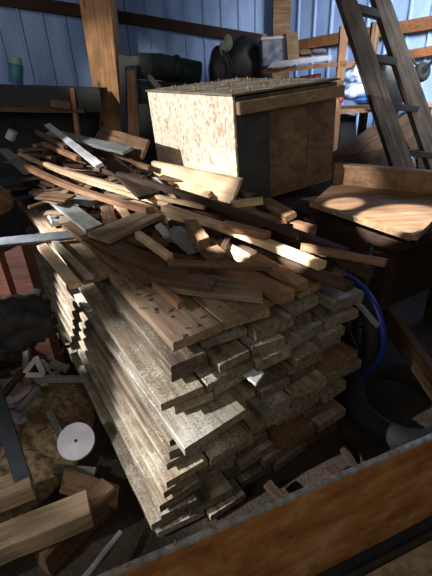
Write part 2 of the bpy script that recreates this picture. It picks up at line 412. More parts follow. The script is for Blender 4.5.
for i in range(150):
    ra = random.uniform(.003, .009); p = S(bu+random.uniform(0, BL), bw+random.uniform(0, BW), b1+.0125+ra)
    r = bmesh.ops.create_icosphere(bm, subdivisions=1, radius=ra); bmesh.ops.translate(bm, verts=r['verts'], vec=p)
bmesh.ops.transform(bm, matrix=TILT, verts=bm.verts)
tag(build('sawdust', bm, M['chips']), 'pale sawdust and chips sprinkled on the lid of the plywood box', 'sawdust', kind='stuff')
bpy.context.view_layer.update()
for o in list(bx.children): o.matrix_world = TILT @ o.matrix_world
BOXPARTS = list(bx.children)
# white leaning board at the foot of the box
q = [Y(151, 162, 2.9), Y(240, 180, 2.22), Y(231, 204, 2.16), Y(156, 183, 2.8)]
mw = frame((q[0]+q[3])/2, (q[1]+q[2])/2); bm = slab_bm(q, V((.02, .02, .005))); bmesh.ops.transform(bm, matrix=mw.inverted(), verts=bm.verts)
o = build('board', bm, M['fresh'], None, mw)
tag(o, 'bright pale board leaning on edge along the foot of the chipboard side', 'board')

# ------------------------------------------------------------------ tray at right
ty = thing('wooden_tray', S(1.3, .5, .89), 'open orange brown wooden trough with raised back rim right of the box', 'tray')
L0, L1, R1, R0 = Z(312, 206, .90), Z(412, 240, .90), Z(452, 200, .90), Z(333, 186, .90)
build('bottom', slab_bm([L0, L1, R1, R0], V((0, 0, .02))), M['tray'], ty)
dd = (R1-R0).normalized(); nn = V((-dd.y, dd.x, 0)); nn = nn if nn.y > 0 else -nn
build('back_rim', slab_bm([R0+V((0, 0, -.0)), R1, R1+V((0, 0, .13)), R0+V((0, 0, .13))], nn*.022), M['tray'], ty)
build('rim_cap', slab_bm([R0-nn*.012+V((0, 0, .13)), R1-nn*.012+V((0, 0, .13)), R1+nn*.06+V((0, 0, .13)), R0+nn*.06+V((0, 0, .13))], V((0, 0, .022))), M['tray'], ty)
dd2 = (L1-L0).normalized(); n2 = V((dd2.y, -dd2.x, 0)); n2 = n2 if n2.x < 0 else -n2
build('front_lip', slab_bm([L0, L1, L1+V((0, 0, .028)), L0+V((0, 0, .028))], n2*.02), M['cleat'], ty)
build('end_lip', slab_bm([L1, R1, R1+V((0, 0, .028)), L1+V((0, 0, .028))], V((.02, -.01, 0))), M['tray'], ty)

# ------------------------------------------------------------------ settling: nudge a piece up or down until it touches nothing
from mathutils.bvhtree import BVHTree
TREES = []
def tree(o, dz=0.0):
    vs_ = [o.matrix_world @ v.co for v in o.data.vertices]
    lo = V([min(v[i] for v in vs_) for i in range(3)]); hi = V([max(v[i] for v in vs_) for i in range(3)])
    return vs_, [tuple(p.vertices) for p in o.data.polygons], lo, hi
def settle(o, steps):
    vs_, ps, lo, hi = tree(o)
    for dz in steps:
        d = V((0, 0, dz)); bt = None; ok = True
        for t, l2, h2 in TREES:
            if any(lo[i]+d[i] > h2[i] or hi[i]+d[i] < l2[i] for i in range(3)): continue
            if bt is None: bt = BVHTree.FromPolygons([v+d for v in vs_], ps)
            if bt.overlap(t): ok = False; break
        if ok:
            o.matrix_world = Matrix.Translation(d) @ o.matrix_world
            TREES.append((bt or BVHTree.FromPolygons([v+d for v in vs_], ps), lo+d, hi+d)); return True
    TREES.append((BVHTree.FromPolygons(vs_, ps), lo, hi)); return False
def register(o):
    bpy.context.view_layer.update()
    vs_, ps, lo, hi = tree(o); TREES.append((BVHTree.FromPolygons(vs_, ps), lo, hi))
bpy.context.view_layer.update()
for o in list(bpy.data.objects):
    if o.type == 'MESH' and o.name.startswith('plank'): register(o)
FINE = [0]+[s_*k*.006 for k in range(1, 12) for s_ in (1, -1)]
# ------------------------------------------------------------------ loose pieces on the pile
# dark mound of rubbish beyond the stack top (uncountable chips)
def heap(name, cx, cy, rx, ry, h, mat, label, cat, seed, base=0.0, rot=0.0, res=46):
    bm = nb(); bmesh.ops.create_grid(bm, x_segments=res, y_segments=res, size=1)
    for v in bm.verts:
        rr = min(1, v.co.length); f_ = (1-rr**2)
        p = V((v.co.x*rx, v.co.y*ry, 0)); p.rotate(Matrix.Rotation(rot, 3, 'Z'))
        nz = .5+.5*noise.noise(p*9+V((seed, 0, 0)))+.35*noise.noise(p*24+V((0, seed, 0)))
        v.co = V((cx+p.x, cy+p.y, base+max(-.01 if base == 0 else 0, h*f_*(.55+.6*nz)-.01)))
    return tag(build(name, bm, M[mat]), label, cat, kind='stuff')
c = S(.35, 2.2); heap('wood_chips', c.x, c.y, .42, .8, .06, 'brown', 'brown chips and bark filling gaps between the offcuts on the stack', 'chips', 3, base=TOPZ+.014, rot=YAW)
c = S(.30, 2.55); hp = heap('wood_chips', c.x, c.y, .42, .60, .30, 'umber', 'dark brown rubbish mound under the far left end of the long strips', 'chips', 6, base=TOPZ+.014, rot=YAW)
register(hp)
for o in BOXPARTS: register(o)
GL = 'loose offcuts on top of the stack'
def px(name, x0, y0, z0, x1, y1, z1, W, T, mat, label, roll=0.0, **kw):
    kw.setdefault('rag', .0015); kw.setdefault('ch', .002)
    if 'cut1' not in kw: kw['cut1'] = random.uniform(-.35, .35)
    if 'cut0' not in kw: kw['cut0'] = random.uniform(-.35, .35)
    o = board(name, Z(x0, y0, z0), Z(x1, y1, z1), W, T, mat, roll=roll, n=kw.pop('n', 12), **kw)
    bpy.context.view_layer.update(); settle(o, FINE)
    return tag(o, label, {'strip': 'strip', 'stick': 'stick', 'board': 'board', 'offcut': 'offcut', 'timber': 'timber'}.get(name, 'offcut'))
px('strip', 20, 154, 1.16, 170, 205, 1.02, .03, .022, 'fresh', 'long thin pale strip whose cut end juts out furthest left', bend=-.03)
px('strip', 27, 167, 1.12, 150, 210, 1.03, .045, .03, 'orange', 'long orange brown strip just below the furthest-left pale one', bend=-.03)
px('strip', 46, 168, 1.11, 205, 213, 1.01, .03, .02, 'fresh', 'long pale strip bending across the middle of the pile', bend=-.02)
px('strip', 130, 197, 1.03, 250, 254, .955, .05, .035, 'fresh', 'bright pale strip running down to a cut tip below the box corner', bend=.02)
px('strip', 165, 208, 1.04, 322, 266, .95, .045, .03, 'fresh', 'pale strip ending in a brilliant white tip on the right of the pile', bend=.01)
px('stick', 45, 150, 1.15, 80, 166, 1.13, .035, .03, 'orange', 'short brown stick between the white board and pale strips')
px('board', 49, 131, 1.27, 101, 174, 1.13, .05, .02, 'white', 'white painted board slanting down over the left of the pile', roll=.3)
px('board', 50, 133, 1.25, 128, 152, 1.19, .10, .02, 'greywood', 'wide grey painted board lying behind the white slanting one', roll=.2)
px('stick', 37, 134, 1.26, 66, 150, 1.20, .03, .03, 'brown', 'short brown stick poking out left of the white board')
px('board', 98, 134, 1.235, 146, 150, 1.19, .14, .02, 'brown', 'small brown board with broken edge at the foot of the thick post', roll=.9)
px('timber', 140, 190, 1.0, 345, 258, .93, .05, .075, 'darkred', 'long dark reddish beam crossing the pile below the box', bend=.02)
px('timber', 150, 201, .97, 330, 268, .915, .04, .05, 'dark', 'dark beam lying in front of the long reddish one')
px('strip', 105, 178, 1.07, 300, 247, .97, .03, .03, 'dark', 'long dark thin strip running beside the reddish beam', bend=.015)
px('stick', 155, 184, 1.0, 194, 198, .985, .04, .035, 'fresh', 'pale stick just under the bright leaning board')
px('stick', 240, 212, .98, 314, 231, .955, .05, .045, 'orange', 'orange brown stick with a pinkish sunlit end right of the box corner')
px('offcut', 232, 208, 1.02, 263, 204, 1.03, .035, .035, 'fresh', 'small block end poking out at the dark foot of the box')
px('stick', 225, 236, .985, 268, 248, .965, .04, .03, 'orange', 'short reddish stick among the dark beams under the box')
px('timber', 255, 222, .955, 372, 272, .93, .05, .05, 'dark', 'dark beam projecting right past the stack toward the blue hoop')
px('stick', 300, 258, .95, 384, 275, .93, .03, .025, 'brown', 'thin brown stick jutting right above the blue hoop')
px('strip', 262, 247, .965, 350, 283, .92, .05, .03, 'dark', 'dark strip under the white tipped strip on the right', )
px('board', 72, 224, .95, 152, 280, .915, .11, .025, 'brown', 'long brown board lying diagonally over the left top planks')
px('board', 90, 236, .975, 184, 278, .945, .085, .03, 'brown', 'brown board crossing toward the middle with a squared sunlit end', )
px('board', 100, 246, .965, 155, 220, .965, .16, .022, 'plank_top', 'wide tan shingle lying flat behind the crossing brown boards', cut1=.4)
px('offcut', 118, 205, .99, 131, 224, .97, .045, .03, 'fresh', 'small pale offcut lying across the long strips')
px('stick', 139, 242, .965, 171, 266, .95, .03, .03, 'fresh', 'pale chunky stick pointing at the near corner plank')
px('stick', 155, 284, .925, 181, 305, .915, .028, .028, 'orange', 'short orange stick with lit end near the front edge')
px('board', 158, 284, .94, 215, 294, .93, .08, .02, 'brown', 'flat brown offcut in the middle front of the top')
px('strip', 168, 266, .97, 270, 270, .95, .03, .02, 'brown', 'thin straight brown strip lying crosswise in the middle of the top', roll=.2)
px('board', 172, 282, .925, 262, 292, .91, .14, .02, 'plank_top', 'wide flat board under the crosswise strip', )
px('board', 215, 262, .93, 288, 297, .92, .06, .045, 'orange', 'chunky orange brown offcut with cut end on the front right')
px('board', 255, 258, .935, 303, 286, .92, .05, .035, 'orange', 'orange offcut with a lit end beside the chunky one')
px('offcut', 176, 232, 1.0, 194, 248, .98, .06, .05, 'greywood', 'pale grey block with a lit face in the centre of the pile')
px('offcut', 192, 238, .99, 205, 258, .96, .05, .05, 'orange', 'small orange block standing beside the pale grey block')
px('offcut', 206, 246, .985, 222, 262, .96, .06, .05, 'brown', 'brown block wedged under the bright pale strip')
px('stick', 158, 225, 1.01, 168, 236, .98, .04, .012, 'white', 'tiny cut end whitened as lit in the pile centre', n=3)  # small lit end, the light on it put into its white colour
px('stick', 155, 184, 1.02, 163, 193, 1.0, .035, .012, 'white', 'tiny cut end whitened as lit next to the bright leaning board', n=3)  # another lit end, brightness painted as white
px('stick', 166, 194, 1.03, 174, 203, 1.01, .04, .012, 'fresh', 'tiny pinkish cut end just below the bright leaning board', n=3)
px('board', 108, 160, 1.14, 150, 196, 1.06, .13, .02, 'dark', 'wide dark board lying under the long strips left of the box', )
px('board', 60, 172, 1.07, 140, 215, .99, .12, .02, 'brown', 'wide brown board beneath the long pale strips', )
px('stick', 92, 150, 1.14, 150, 168, 1.1, .03, .03, 'brown', 'brown stick behind the white board pointing at the box')
px('stick', 115, 155, 1.15, 150, 186, 1.09, .04, .03, 'brown', 'stubby brown stick left of the box foot')
px('board', 60, 205, .98, 95, 232, .95, .10, .02, 'greywood', 'short greyish board near the end of the grey metal bar')
px('stick', 80, 231, .965, 112, 243, .955, .05, .02, 'fresh', 'pale splintered stick touching the end of the grey metal bar')
px('strip', 42, 246, .90, 76, 286, .895, .05, .02, 'fresh', 'bright pale strip along the sunny left edge of the stack')
px('strip', 52, 240, .905, 90, 278, .90, .03, .02, 'plank_dusty', 'dusty strip just inside the sunny left edge of the stack')

# anonymous filler: nothing tells these apart
def scatter(n, fn, W, L, T, mats, name, label, cat, group, seed, tilt=.12):
    r = random.Random(seed); protos = []
    for i in range(n):
        a = r.gauss(2.3, .6)
        ln = r.uniform(*L); d = V((math.cos(a), math.sin(a), r.uniform(-tilt, tilt)*.5)).normalized()
        if len(protos) < 14:
            me = bpy.data.meshes.new(name); b = board_bm(1, r.uniform(*W), r.uniform(*T), seed=i+seed, n=4, rag=.003, cut0=r.uniform(-1, 1), cut1=r.uniform(-1, 1))
            for v in b.verts: v.co.x *= ln
            bmesh.ops.recalc_face_normals(b, faces=b.faces); b.to_mesh(me); b.free(); me.materials.append(M[r.choice(mats)]); protos.append(me)
        else: me = r.choice(protos)
        o = bpy.data.objects.new(name, me); col.objects.link(o)
        for tries in range(14):
            c = fn(r); o.matrix_world = frame(c-d*.1, c+d*.1, r.uniform(-.2, .2)); n0 = len(TREES)
            if settle(o, [k*.008 for k in range(0, 11)]): break
            if tries < 13: del TREES[n0:]
        else:
            TREES.pop(); bpy.data.objects.remove(o); continue
        tag(o, label, cat, group)
scatter(120, lambda r: (lambda w, u: S(u, w, .897 + .05*min(1, max(0, w-1.0)) + .16*max(0, 1-(((w-2.55)/.6)**2+((u-.3)/.42)**2)) + r.uniform(0, .06)))(r.uniform(1.35, 2.9), r.uniform(-.05, .75)), (.03, .09), (.10, .34), (.010, .026),
        ['brown', 'dark', 'brown', 'plank_top', 'darkred', 'greywood'], 'offcut', 'small weathered brown offcut heaped on the left rear top of the stack', 'offcut', 'small offcuts heaped on the rear of the stack', 21)
scatter(60, lambda r: (lambda w, u: S(u, w, .90 + r.uniform(0, .05)))(r.uniform(.42, 1.5), r.uniform(.1, .9)), (.03, .07), (.10, .32), (.012, .035),
        ['brown', 'dark', 'fresh', 'dark', 'orange', 'plank_top', 'brown'], 'stick', 'short brown stick jumbled among the beams on top of the stack', 'stick', 'short sticks jumbled on top of the stack', 22)

# small chips over the front of the stack
bm = nb(); r = random.Random(4)
for i in range(420):
    k = 0; u_ = r.uniform(.0, .78); w_ = r.uniform(0, 1.3) if k == 0 else r.uniform(-.03, .02)
    z_ = TOPZ+.0035 if k == 0 else TOPZ-k*PITCH+.004
    sx, sy, sz = r.uniform(.003, .012), r.uniform(.002, .006), .002
    m_ = Matrix.Translation(S(u_, w_, z_)) @ Matrix.Rotation(r.uniform(0, 6), 4, 'Z') @ Matrix.Rotation(r.uniform(-.1, .1), 4, 'X')
    box_bm(bm, (0, 0, 0), (sx*2, sy*2, sz*2), m_)
tag(build('wood_chips', bm, M['chips']), 'tiny pale wood chips sprinkled over the top and front of the stack', 'chips', kind='stuff')

# ------------------------------------------------------------------ foreground plywood sheet
HP = .53
e0, e1 = Z(98, 580, HP), Z(445, 431, HP)
dx = (e1-e0).normalized(); e0 = e0-dx*.1; e1 = e1+dx*.5
nf = V((dx.y, -dx.x, 0)); nf = nf if nf.y < 0 else -nf
pt = thing('plywood_sheet', (e0+e1)/2-V((0, 0, HP)), 'brown plywood sheet on edge with grey metal top edging, nearest the camera', 'panel')
zz = V((0, 0, 1))
bm = slab_bm([V((e0.x, e0.y, .03)), V((e1.x, e1.y, .03)), e1-zz*.004, e0-zz*.004], -nf*.009)
mw = frame(V((e0.x, e0.y, .3)), V((e1.x, e1.y, .3))); bmesh.ops.transform(bm, matrix=mw.inverted(), verts=bm.verts); build('sheet', bm, M['ply'], pt, mw)
build('top_edging', slab_bm([e0+nf*.004-zz*.002, e1+nf*.004-zz*.002, e1-nf*.011-zz*.002, e0-nf*.011-zz*.002], zz*.003), M['alu'], pt)
build('top_edging', slab_bm([e0+nf*.004-zz*.012, e1+nf*.004-zz*.012, e1+nf*.004-zz*.002, e0+nf*.004-zz*.002], -nf*.003), M['alu'], pt)
build('bottom_rail', slab_bm([V((e0.x, e0.y, .0)), V((e1.x, e1.y, .0)), V((e1.x, e1.y, .035)), V((e0.x, e0.y, .035))], nf*.03), M['darksteel'], pt)
# concrete threshold beyond the sheet
p = V((e0.x, e0.y, 0)); q = V((e1.x, e1.y, 0))
struct('floor_concrete', slab_bm([p+nf*.06-dx*.3, q+nf*.06, q+nf*.9, p+nf*.9-dx*.3], V((0, 0, .01))), M['concrete'])
bm = nb(); r = random.Random(9)
for i in range(60):
    t = r.random(); c = e0.lerp(e1, t) - nf*r.uniform(-.001, .010) + zz*.004
    box_bm(bm, (0, 0, 0), (r.uniform(.004, .014), .003, .002), Matrix.Translation(c) @ Matrix.Rotation(r.uniform(0, 3), 4, 'Z'))
tag(build('wood_chips', bm, M['chips']), 'wood crumbs caught along the grey metal edging of the sheet', 'chips', kind='stuff')

# ------------------------------------------------------------------ lower left: timbers, leg, debris
def timber(top, th, name, label, mat='timber'):
    o = build(name, slab_bm(top, V((0, 0, -th))), M[mat]); tag(o, label, 'timber'); return o
def timber2(a, b, W, T, mat, label):
    o = board('timber', a, b, W, T, mat, n=6, rag=.003, ch=.006); tag(o, label, 'timber')
timber2(Z(-70, 572, .2), Z(90, 508, .2), .105, .09, 'timber', 'pale squared timber lying in the bottom left corner, nearest')
timber2(Z(-60, 520, .2), Z(32, 482, .2), .10, .09, 'timber', 'pale squared timber behind the nearest one at left edge')
timber2(Z(40, 560, .07), Z(110, 492, .06), .09, .12, 'brown', 'dark squared timber lying under the ends of the pale timbers')
timber2(Z(-60, 520, .07), Z(-20, 470, .06), .09, .12, 'brown', 'dark bearer timber under the pale timbers at the left edge')
o = board('stick', Z(84, 580, .14), Z(121, 533, .10), .022, .022, 'greywood', n=5, rag=.001); tag(o, 'thin fuzzy grey stick at the bottom next to the metal edging', 'stick')
# steel leg
a, b = Z(-14, 365, .55), Z(24, 482, .22)
sl = build('steel_leg', board_bm((b-a).length, .06, .05, seed=2, n=3, rag=0), M['darksteel'], None, frame(a, b)); tag(sl, 'dark slanting steel leg at the left edge beside the timbers', 'leg')
# metal stand with red brown legs
st = thing('metal_stand', Z(10, 300, 0), 'grey steel bar on red brown wooden legs at the left of the stack', 'stand')
a, b = Z(-25, 245, .93), Z(82, 234, .93)
bmx = board_bm((b-a).length, .05, .03, seed=3, n=2, rag=0, ch=.006); build('bar', bmx, M['steel'], st, frame(a, b, roll=.5))
for (xa, xb) in ((1, 20), (-18, -6)):
    pa, pb = Z((xa+xb)/2, 248, .9), None
    bm = nb(); wpx = (Z(xb, 248, .9)-Z(xa, 248, .9)).length
    yy = pa.y
    t0, t1 = Y(xa+1, 246, yy), Y(xb+1, 246, yy); bt = Y((xa+xb)/2+4, 292, yy)
    base = [V((t0.x, t0.y, t0.z)), V((t1.x, t1.y, t1.z)), V((t1.x+.01, t1.y, 0)), V((t0.x+.01, t0.y, 0))]
    build('leg', slab_bm(base, V((.02, .07, 0))), M['redpaint'], st)
# white disc
c = Z(76, 441, .2); n_ = V((.12, -.5, .8)).normalized()
t_ = thing('round_lid', c, 'round white lid with a centre hole lying in the straw left of the stack', 'lid')
def disc(c, n_, R, th):
    bm = nb(); bmesh.ops.create_cone(bm, cap_ends=True, segments=32, radius1=R, radius2=R*.97, depth=th)
    bmesh.ops.transform(bm, matrix=Matrix.Translation(c) @ n_.to_track_quat('Z', 'Y').to_matrix().to_4x4(), verts=bm.verts); return bm
dk = build('disc', disc(c, n_, .082, .01), M['whitepl'], t_)
build('center_hole', disc(c+n_*.006, n_, .007, .004), M['black'], dk)
# white bracket
c = Z(34, 366, .30)
br = thing('metal_bracket', c, 'small white angled bracket in the dark scrap left of the stack', 'bracket')
for i, (x0, y0, x1, y1) in enumerate(((26, 372, 36, 358), (36, 358, 43, 374), (27, 375, 43, 375))):
    a, b = Z(x0, y0, .33), Z(x1, y1, .33); build('arm', board_bm((b-a).length+.01, .026, .008, seed=i, n=2, rag=.002), M['whitepl'], br, frame(a, b, .3))
for i, (x, y, z, s, m, lab, cat, nm) in enumerate([
        (12, 392, .16, (.13, .10, .05), 'rag', 'crumpled grey and reddish rag in the scrap at left', 'rag', 'rag'),
        (16, 322, .62, (.17, .12, .14), 'nearblack', 'dark lump of machinery under the red brown legs', 'machine', 'machine_part'),
        (34, 304, .66, (.07, .08, .07), 'nearblack', 'smaller dark lump wedged against the stack side', 'machine', 'machine_part'),
        (2, 352, .2, (.10, .10, .08), 'nearblack', 'black lump at the left edge beside the dark machinery', 'machine', 'machine_part')]):
    tag(build(nm, blob_bm(Z(x, y, z), s, seed=i*7+1, amp=.35, fr=4.5, sub=4), M[m], None, None, True), lab, cat)
c = Z(25, 430, .05); heap('straw', c.x, c.y, .33, .5, .16, 'straw', 'dry straw and shavings heaped around the white lid', 'straw', 8)
c = Z(-10, 345, 0); heap('dirt', c.x, c.y, .45, .8, .26, 'floor', 'dark dirt and rubbish heaped at the left of the stack', 'dirt', 5)
scatter(34, lambda r: (lambda p: p)(Z(r.uniform(-10, 70), r.uniform(300, 440), .2)), (.02, .06), (.08, .3), (.01, .03), ['dark', 'brown', 'darkred', 'greywood', 'brown'],
        'scrap_piece', 'dirty scrap of wood lying in the rubbish left of the stack', 'scrap', 'wood scraps on the ground at left', 33, tilt=.8)
px('board', 62, 480, .12, 118, 498, .06, .10, .02, 'brown', 'flat brown board on the ground just left of the stack corner')
px('board', 55, 470, .08, 95, 473, .06, .05, .02, 'greywood', 'narrow grey board on the ground below the white lid')
# shavings at foot of stack front
c = S(.7, -.29); heap('dirt', c.x, c.y, .75, .16, .05, 'floor', 'dark dirt and bark lying along the foot of the stack front', 'dirt', 15, rot=YAW)
scatter(8, lambda r: S(r.uniform(.1, .9), r.uniform(-.3, -.15), .03), (.03, .08), (.08, .3), (.012, .025), ['dark', 'umber'],
        'scrap_piece', 'dark scrap of wood on the ground between the stack and plywood sheet', 'scrap', 'wood scraps on the ground in front', 44, tilt=.1)

# ------------------------------------------------------------------ right: wheel, planks
wh = thing('wheel', S(1.0, .33, 0), 'black tyred wheel with a blue hoop rim standing right of the stack', 'wheel')
c = S(.80, .62, .36)
axn = (U - W_*.12).normalized()
wc = S(1.0, .17, .5)
rimo = build('rim', ring_bm(wc, axn, .25, .009, 56, 8, 1.8), M['blue'], wh, smooth=True)
build('tyre', ring_bm(wc + axn*-.02, axn, .205, .028, 56, 12, 1.2), M['rubber'], wh, smooth=True)
build('hub', ring_bm(wc, axn, .03, .02, 20, 8), M['nearblack'], wh, smooth=True)
for k in range(6):
    t = k*math.pi/3+.3; s_ = axn.cross(V((0, 0, 1))).normalized(); d = s_*math.cos(t)+V((0, 0, 1))*math.sin(t)
    build('spoke', tube_bm([wc+d*.03, wc+d*.24], .006, 6), M['nearblack'], rimo)
px('stick', 346, 290, .75, 378, 326, .62, .02, .02, 'greywood', 'thin greyish stick leaning between the stack and the blue hoop')
px('plank', 388, 318, .42, 440, 392, .34, .035, .13, 'brown', 'brown plank on edge at the far right beyond the stack')
ty2 = build('tyre', ring_bm(Z(400, 402, .08), V((.1, -.1, 1)), .24, .06, 48, 12), M['rubber'], None, None, True); tag(ty2, 'old black tyre lying flat on the dark ground at right', 'tyre')
px('board', 250, 455, .05, 330, 420, .04, .09, .02, 'dark', 'dark board on the ground in front of the stack foot')

# ------------------------------------------------------------------ step ladder
ly = 3.15
ld = thing('step_ladder', Y(400, 140, ly)*1.0, 'old grey wooden ladder with dark rungs leaning at upper right', 'ladder')
def rail(pxs, yd, nm, th=.03):
    (xa, xb, yt), (xc, xd, yb) = pxs
    t0, t1, b1_, b0_ = Y(xa, yt, yd), Y(xb, yt, yd), Y(xd, yb, yd), Y(xc, yb, yd)
    d0 = (t0-b0_); d1 = (t1-b1_)
    b0_ = b0_ - d0*(b0_.z/d0.z); b1_ = b1_ - d1*(b1_.z/d1.z)
    t0 += d0*.15; t1 += d1*.15
    mw = frame((b0_+b1_)/2, (t0+t1)/2, up=V((0, -1, 0)))
    bm = slab_bm([t0, t1, b1_, b0_], V((0, .09, 0))); bmesh.ops.transform(bm, matrix=mw.inverted(), verts=bm.verts)
    build(nm, bm, M['ladder'], ld, mw)
rail(((340, 357, 0), (391, 412, 160)), ly, 'rail'); rail(((375, 391, 0), (424, 444, 150)), ly+.02, 'rail')
for (x0, y0, x1, y1) in ((352, 8, 386, 17), (368, 57, 404, 64), (386, 106, 428, 110), (403, 152, 445, 156)):
    a, b = Y(x0, y0, ly+.05), Y(x1, y1, ly+.07); board('rung', a, b, .09, .045, 'nearblack', ld, n=2, rag=.001)

# ------------------------------------------------------------------ leaning wide boards behind tray
def leaner(quad, th, mat, label, name='board'):
    q = [Y(x, y, d) for x, y, d in quad]
    n_ = (q[1]-q[0]).cross(q[2]-q[0]).normalized(); n_ = n_ if n_.y > 0 else -n_
    mw = frame((q[0]+q[3])/2, (q[1]+q[2])/2); bm = slab_bm(q, n_*th); bmesh.ops.transform(bm, matrix=mw.inverted(), verts=bm.verts)
    return tag(build(name, bm, M[mat], None, mw), label, 'board')
leaner([(324, 158, 3.45), (384, 118, 3.8), (402, 146, 3.72), (336, 186, 3.5)], .02, 'umber', 'wide dark brown board leaning up behind the tray, leftmost')
leaner([(356, 176, 3.36), (396, 138, 3.66), (420, 168, 3.6), (395, 215, 3.3)], .02, 'umber', 'wide dark brown board leaning behind the tray under the ladder')
leaner([(395, 120, 3.85), (408, 112, 3.85), (440, 165, 3.5), (425, 178, 3.5)], .03, 'dark', 'narrow dark board slanting down to the right behind the ladder')
leaner([(418, 150, 3.42), (450, 148, 3.42), (450, 230, 3.4), (418, 230, 3.4)], .03, 'dark', 'dark upright board end at the far right edge behind the tray')

# ------------------------------------------------------------------ rack against right wall
ry = 3.9
rk = thing('storage_rack', V((Y(340, 80, ry).x, ry, 0)), 'rough wooden rack with posts and two shelves behind the plywood box', 'rack')
def vquad(x0, x1, y0, x2, x3, y1, yd, th, mat, nm, parent, ground=True):
    q = [Y(x0, y0, yd), Y(x1, y0, yd), Y(x3, y1, yd), Y(x2, y1, yd)]
    if ground:
        for a, b in ((0, 3), (1, 2)):
            d = q[a]-q[b]; q[b] = q[b]-d*(q[b].z/d.z)
    mw = frame((q[2]+q[3])/2, (q[0]+q[1])/2, up=V((0, -1, 0))); bm = slab_bm(q, V((0, th, 0))); bmesh.ops.transform(bm, matrix=mw.inverted(), verts=bm.verts)
    return build(nm, bm, M[mat], parent, mw)
vquad(341, 349, 26, 332, 338, 140, ry, .05, 'rackwood', 'post', rk)
vquad(373, 381, 22, 358, 365, 138, ry+.35, .05, 'brown', 'post', rk)
vquad(262, 267, 34, 262, 267, 110, ry+.5, .05, 'rackwood', 'post', rk)
a, b = Y(262, 70, ry+.35), Y(343, 61, ry+.1)
build('shelf', slab_bm([a+V((0, -.12, 0)), b+V((0, -.12, 0)), b+V((0, .25, 0)), a+V((0, .25, 0))], V((0, 0, -.035))), M['rackwood'], rk)
a2, b2 = Y(333, 110, ry), Y(445, 104, ry-.05)
build('shelf', slab_bm([a2+V((0, 0, 0)), b2, b2+V((0, .5, 0)), a2+V((0, .5, 0))], V((0, 0, -.035))), M['rackwood'], rk)
a3, b3 = Y(262, 92, ry+.35), Y(340, 80, ry+.1)
build('shelf', slab_bm([a3+V((0, -.12, 0)), b3+V((0, -.12, 0)), b3+V((0, .25, 0)), a3+V((0, .25, 0))], V((0, 0, -.03))), M['brown'], rk)
a4, b4 = Y(345, 62, ry+.06), Y(376, 58, ry+.3)
build('rail', slab_bm([a4, b4, b4-V((0, 0, .05)), a4-V((0, 0, .05))], V((0, .04, 0))), M['rackwood'], rk)
build('side_panel', slab_bm([Y(322, 118, ry+.1), Y(356, 116, ry+.1), Y(356, 160, ry+.1), Y(322, 160, ry+.1)], V((0, .3, 0))), M['black'], rk)
# things on rack
def up(a, b, t): return a.lerp(b, t)
# clear tub
tb = thing('storage_tub', up(a, b, .22), 'translucent tub holding blue cloth at the left end of the upper shelf', 'tub')
q = [Y(263, 66, ry+.3), Y(290, 63, ry+.3), Y(291, 38, ry+.3), Y(262, 40, ry+.3)]
build('body', slab_bm(q, V((0, .25, 0))), M['tub'], tb)
build('rim', slab_bm([q[3]+V((-.01, -.01, 0)), q[2]+V((.01, -.01, 0)), q[2]+V((.01, -.01, .02)), q[3]+V((-.01, -.01, .02))], V((0, .27, 0))), M['whitepl'], tb)
q = [Y(288, 60, ry+.25), Y(299, 59, ry+.25), Y(298, 32, ry+.25), Y(286, 33, ry+.25)]
cb = build('cardboard_panel', slab_bm(q, V((0, .2, 0))), M['plydark']); tag(cb, 'brownish upright board standing beside the translucent tub', 'panel')
q = [Y(268, 68, ry+.15), Y(332, 60, ry+.05), Y(332, 55, ry+.05), Y(272, 62, ry+.15)]
wb_ = build('white_panel', slab_bm(q, V((0, .12, 0))), M['whitepl']); tag(wb_, 'long white flat panel lying along the upper rack shelf', 'panel')
for i, (x, y, d, s, m, nm, lab, cat) in enumerate([
    (304, 53, ry+.3, (.07, .05, .03), 'brown', 'work_glove', 'brown lumpy glove on the upper shelf behind the white panel', 'glove'),
    (318, 52, ry+.3, (.08, .05, .025), 'rag', 'rag', 'grey rag on the upper shelf right of the brown glove', 'rag'),
    (357, 92, ry+.08, (.15, .10, .075), 'bag', 'plastic_bag', 'white and blue printed plastic bag slumped on the lower shelf', 'bag'),
    (366, 100, ry+.02, (.10, .08, .04), 'bluebag', 'plastic_bag', 'flat blue plastic bag at the ladder on the lower shelf', 'bag'),
    (350, 76, ry+.15, (.08, .07, .055), 'bag', 'paper_bundle', 'white crumpled bundle above the printed plastic bag', 'bundle'),
    (361, 80, ry+.1, (.055, .05, .035), 'whitepl', 'paper_cup', 'small white cup shape beside the crumpled bundle', 'cup'),
    (340, 100, ry+.02, (.03, .03, .03), 'red', 'cap', 'small red cap at the foot of the pale rack post', 'cap'),
    (392, 84, ry-.12, (.14, .08, .26), 'black', 'trash_bag', 'tall black bag hanging between the two ladder rails', 'bag')]):
    tag(build(nm, blob_bm(Y(x, y, d), s, seed=i*5+2, amp=.3, fr=5, sub=3), M[m], None, None, True), lab, cat)
c = Y(357, 69, ry+.1)
tag(build('paper_roll', tube_bm([c+V((-.03, 0, -.05)), c+V((.02, 0, .06))], .028, 14), M['whitepl']), 'white paper roll standing above the plastic bags', 'roll')
for i, x in enumerate((277, 284, 291, 298, 305, 312, 318)):
    c = up(a3, b3, (x-262)/78)+V((0, 0, .045))
    m = 'red' if i > 2 else ('whitepl' if i == 0 else 'rag')
    o = build('can', tube_bm([c-V((0, 0, .04)), c+V((0, 0, .035))], .033, 12), M[m])
    if m == 'red': tag(o, 'red can in the row on the shelf just above the box cleat', 'can', 'red cans on the middle shelf')
    else: tag(o, 'white can at the left of the row above the box cleat' if i == 0 else ('dull grey red can next to the white can' if i == 1 else 'dull grey red can next to the first red can'), 'can')
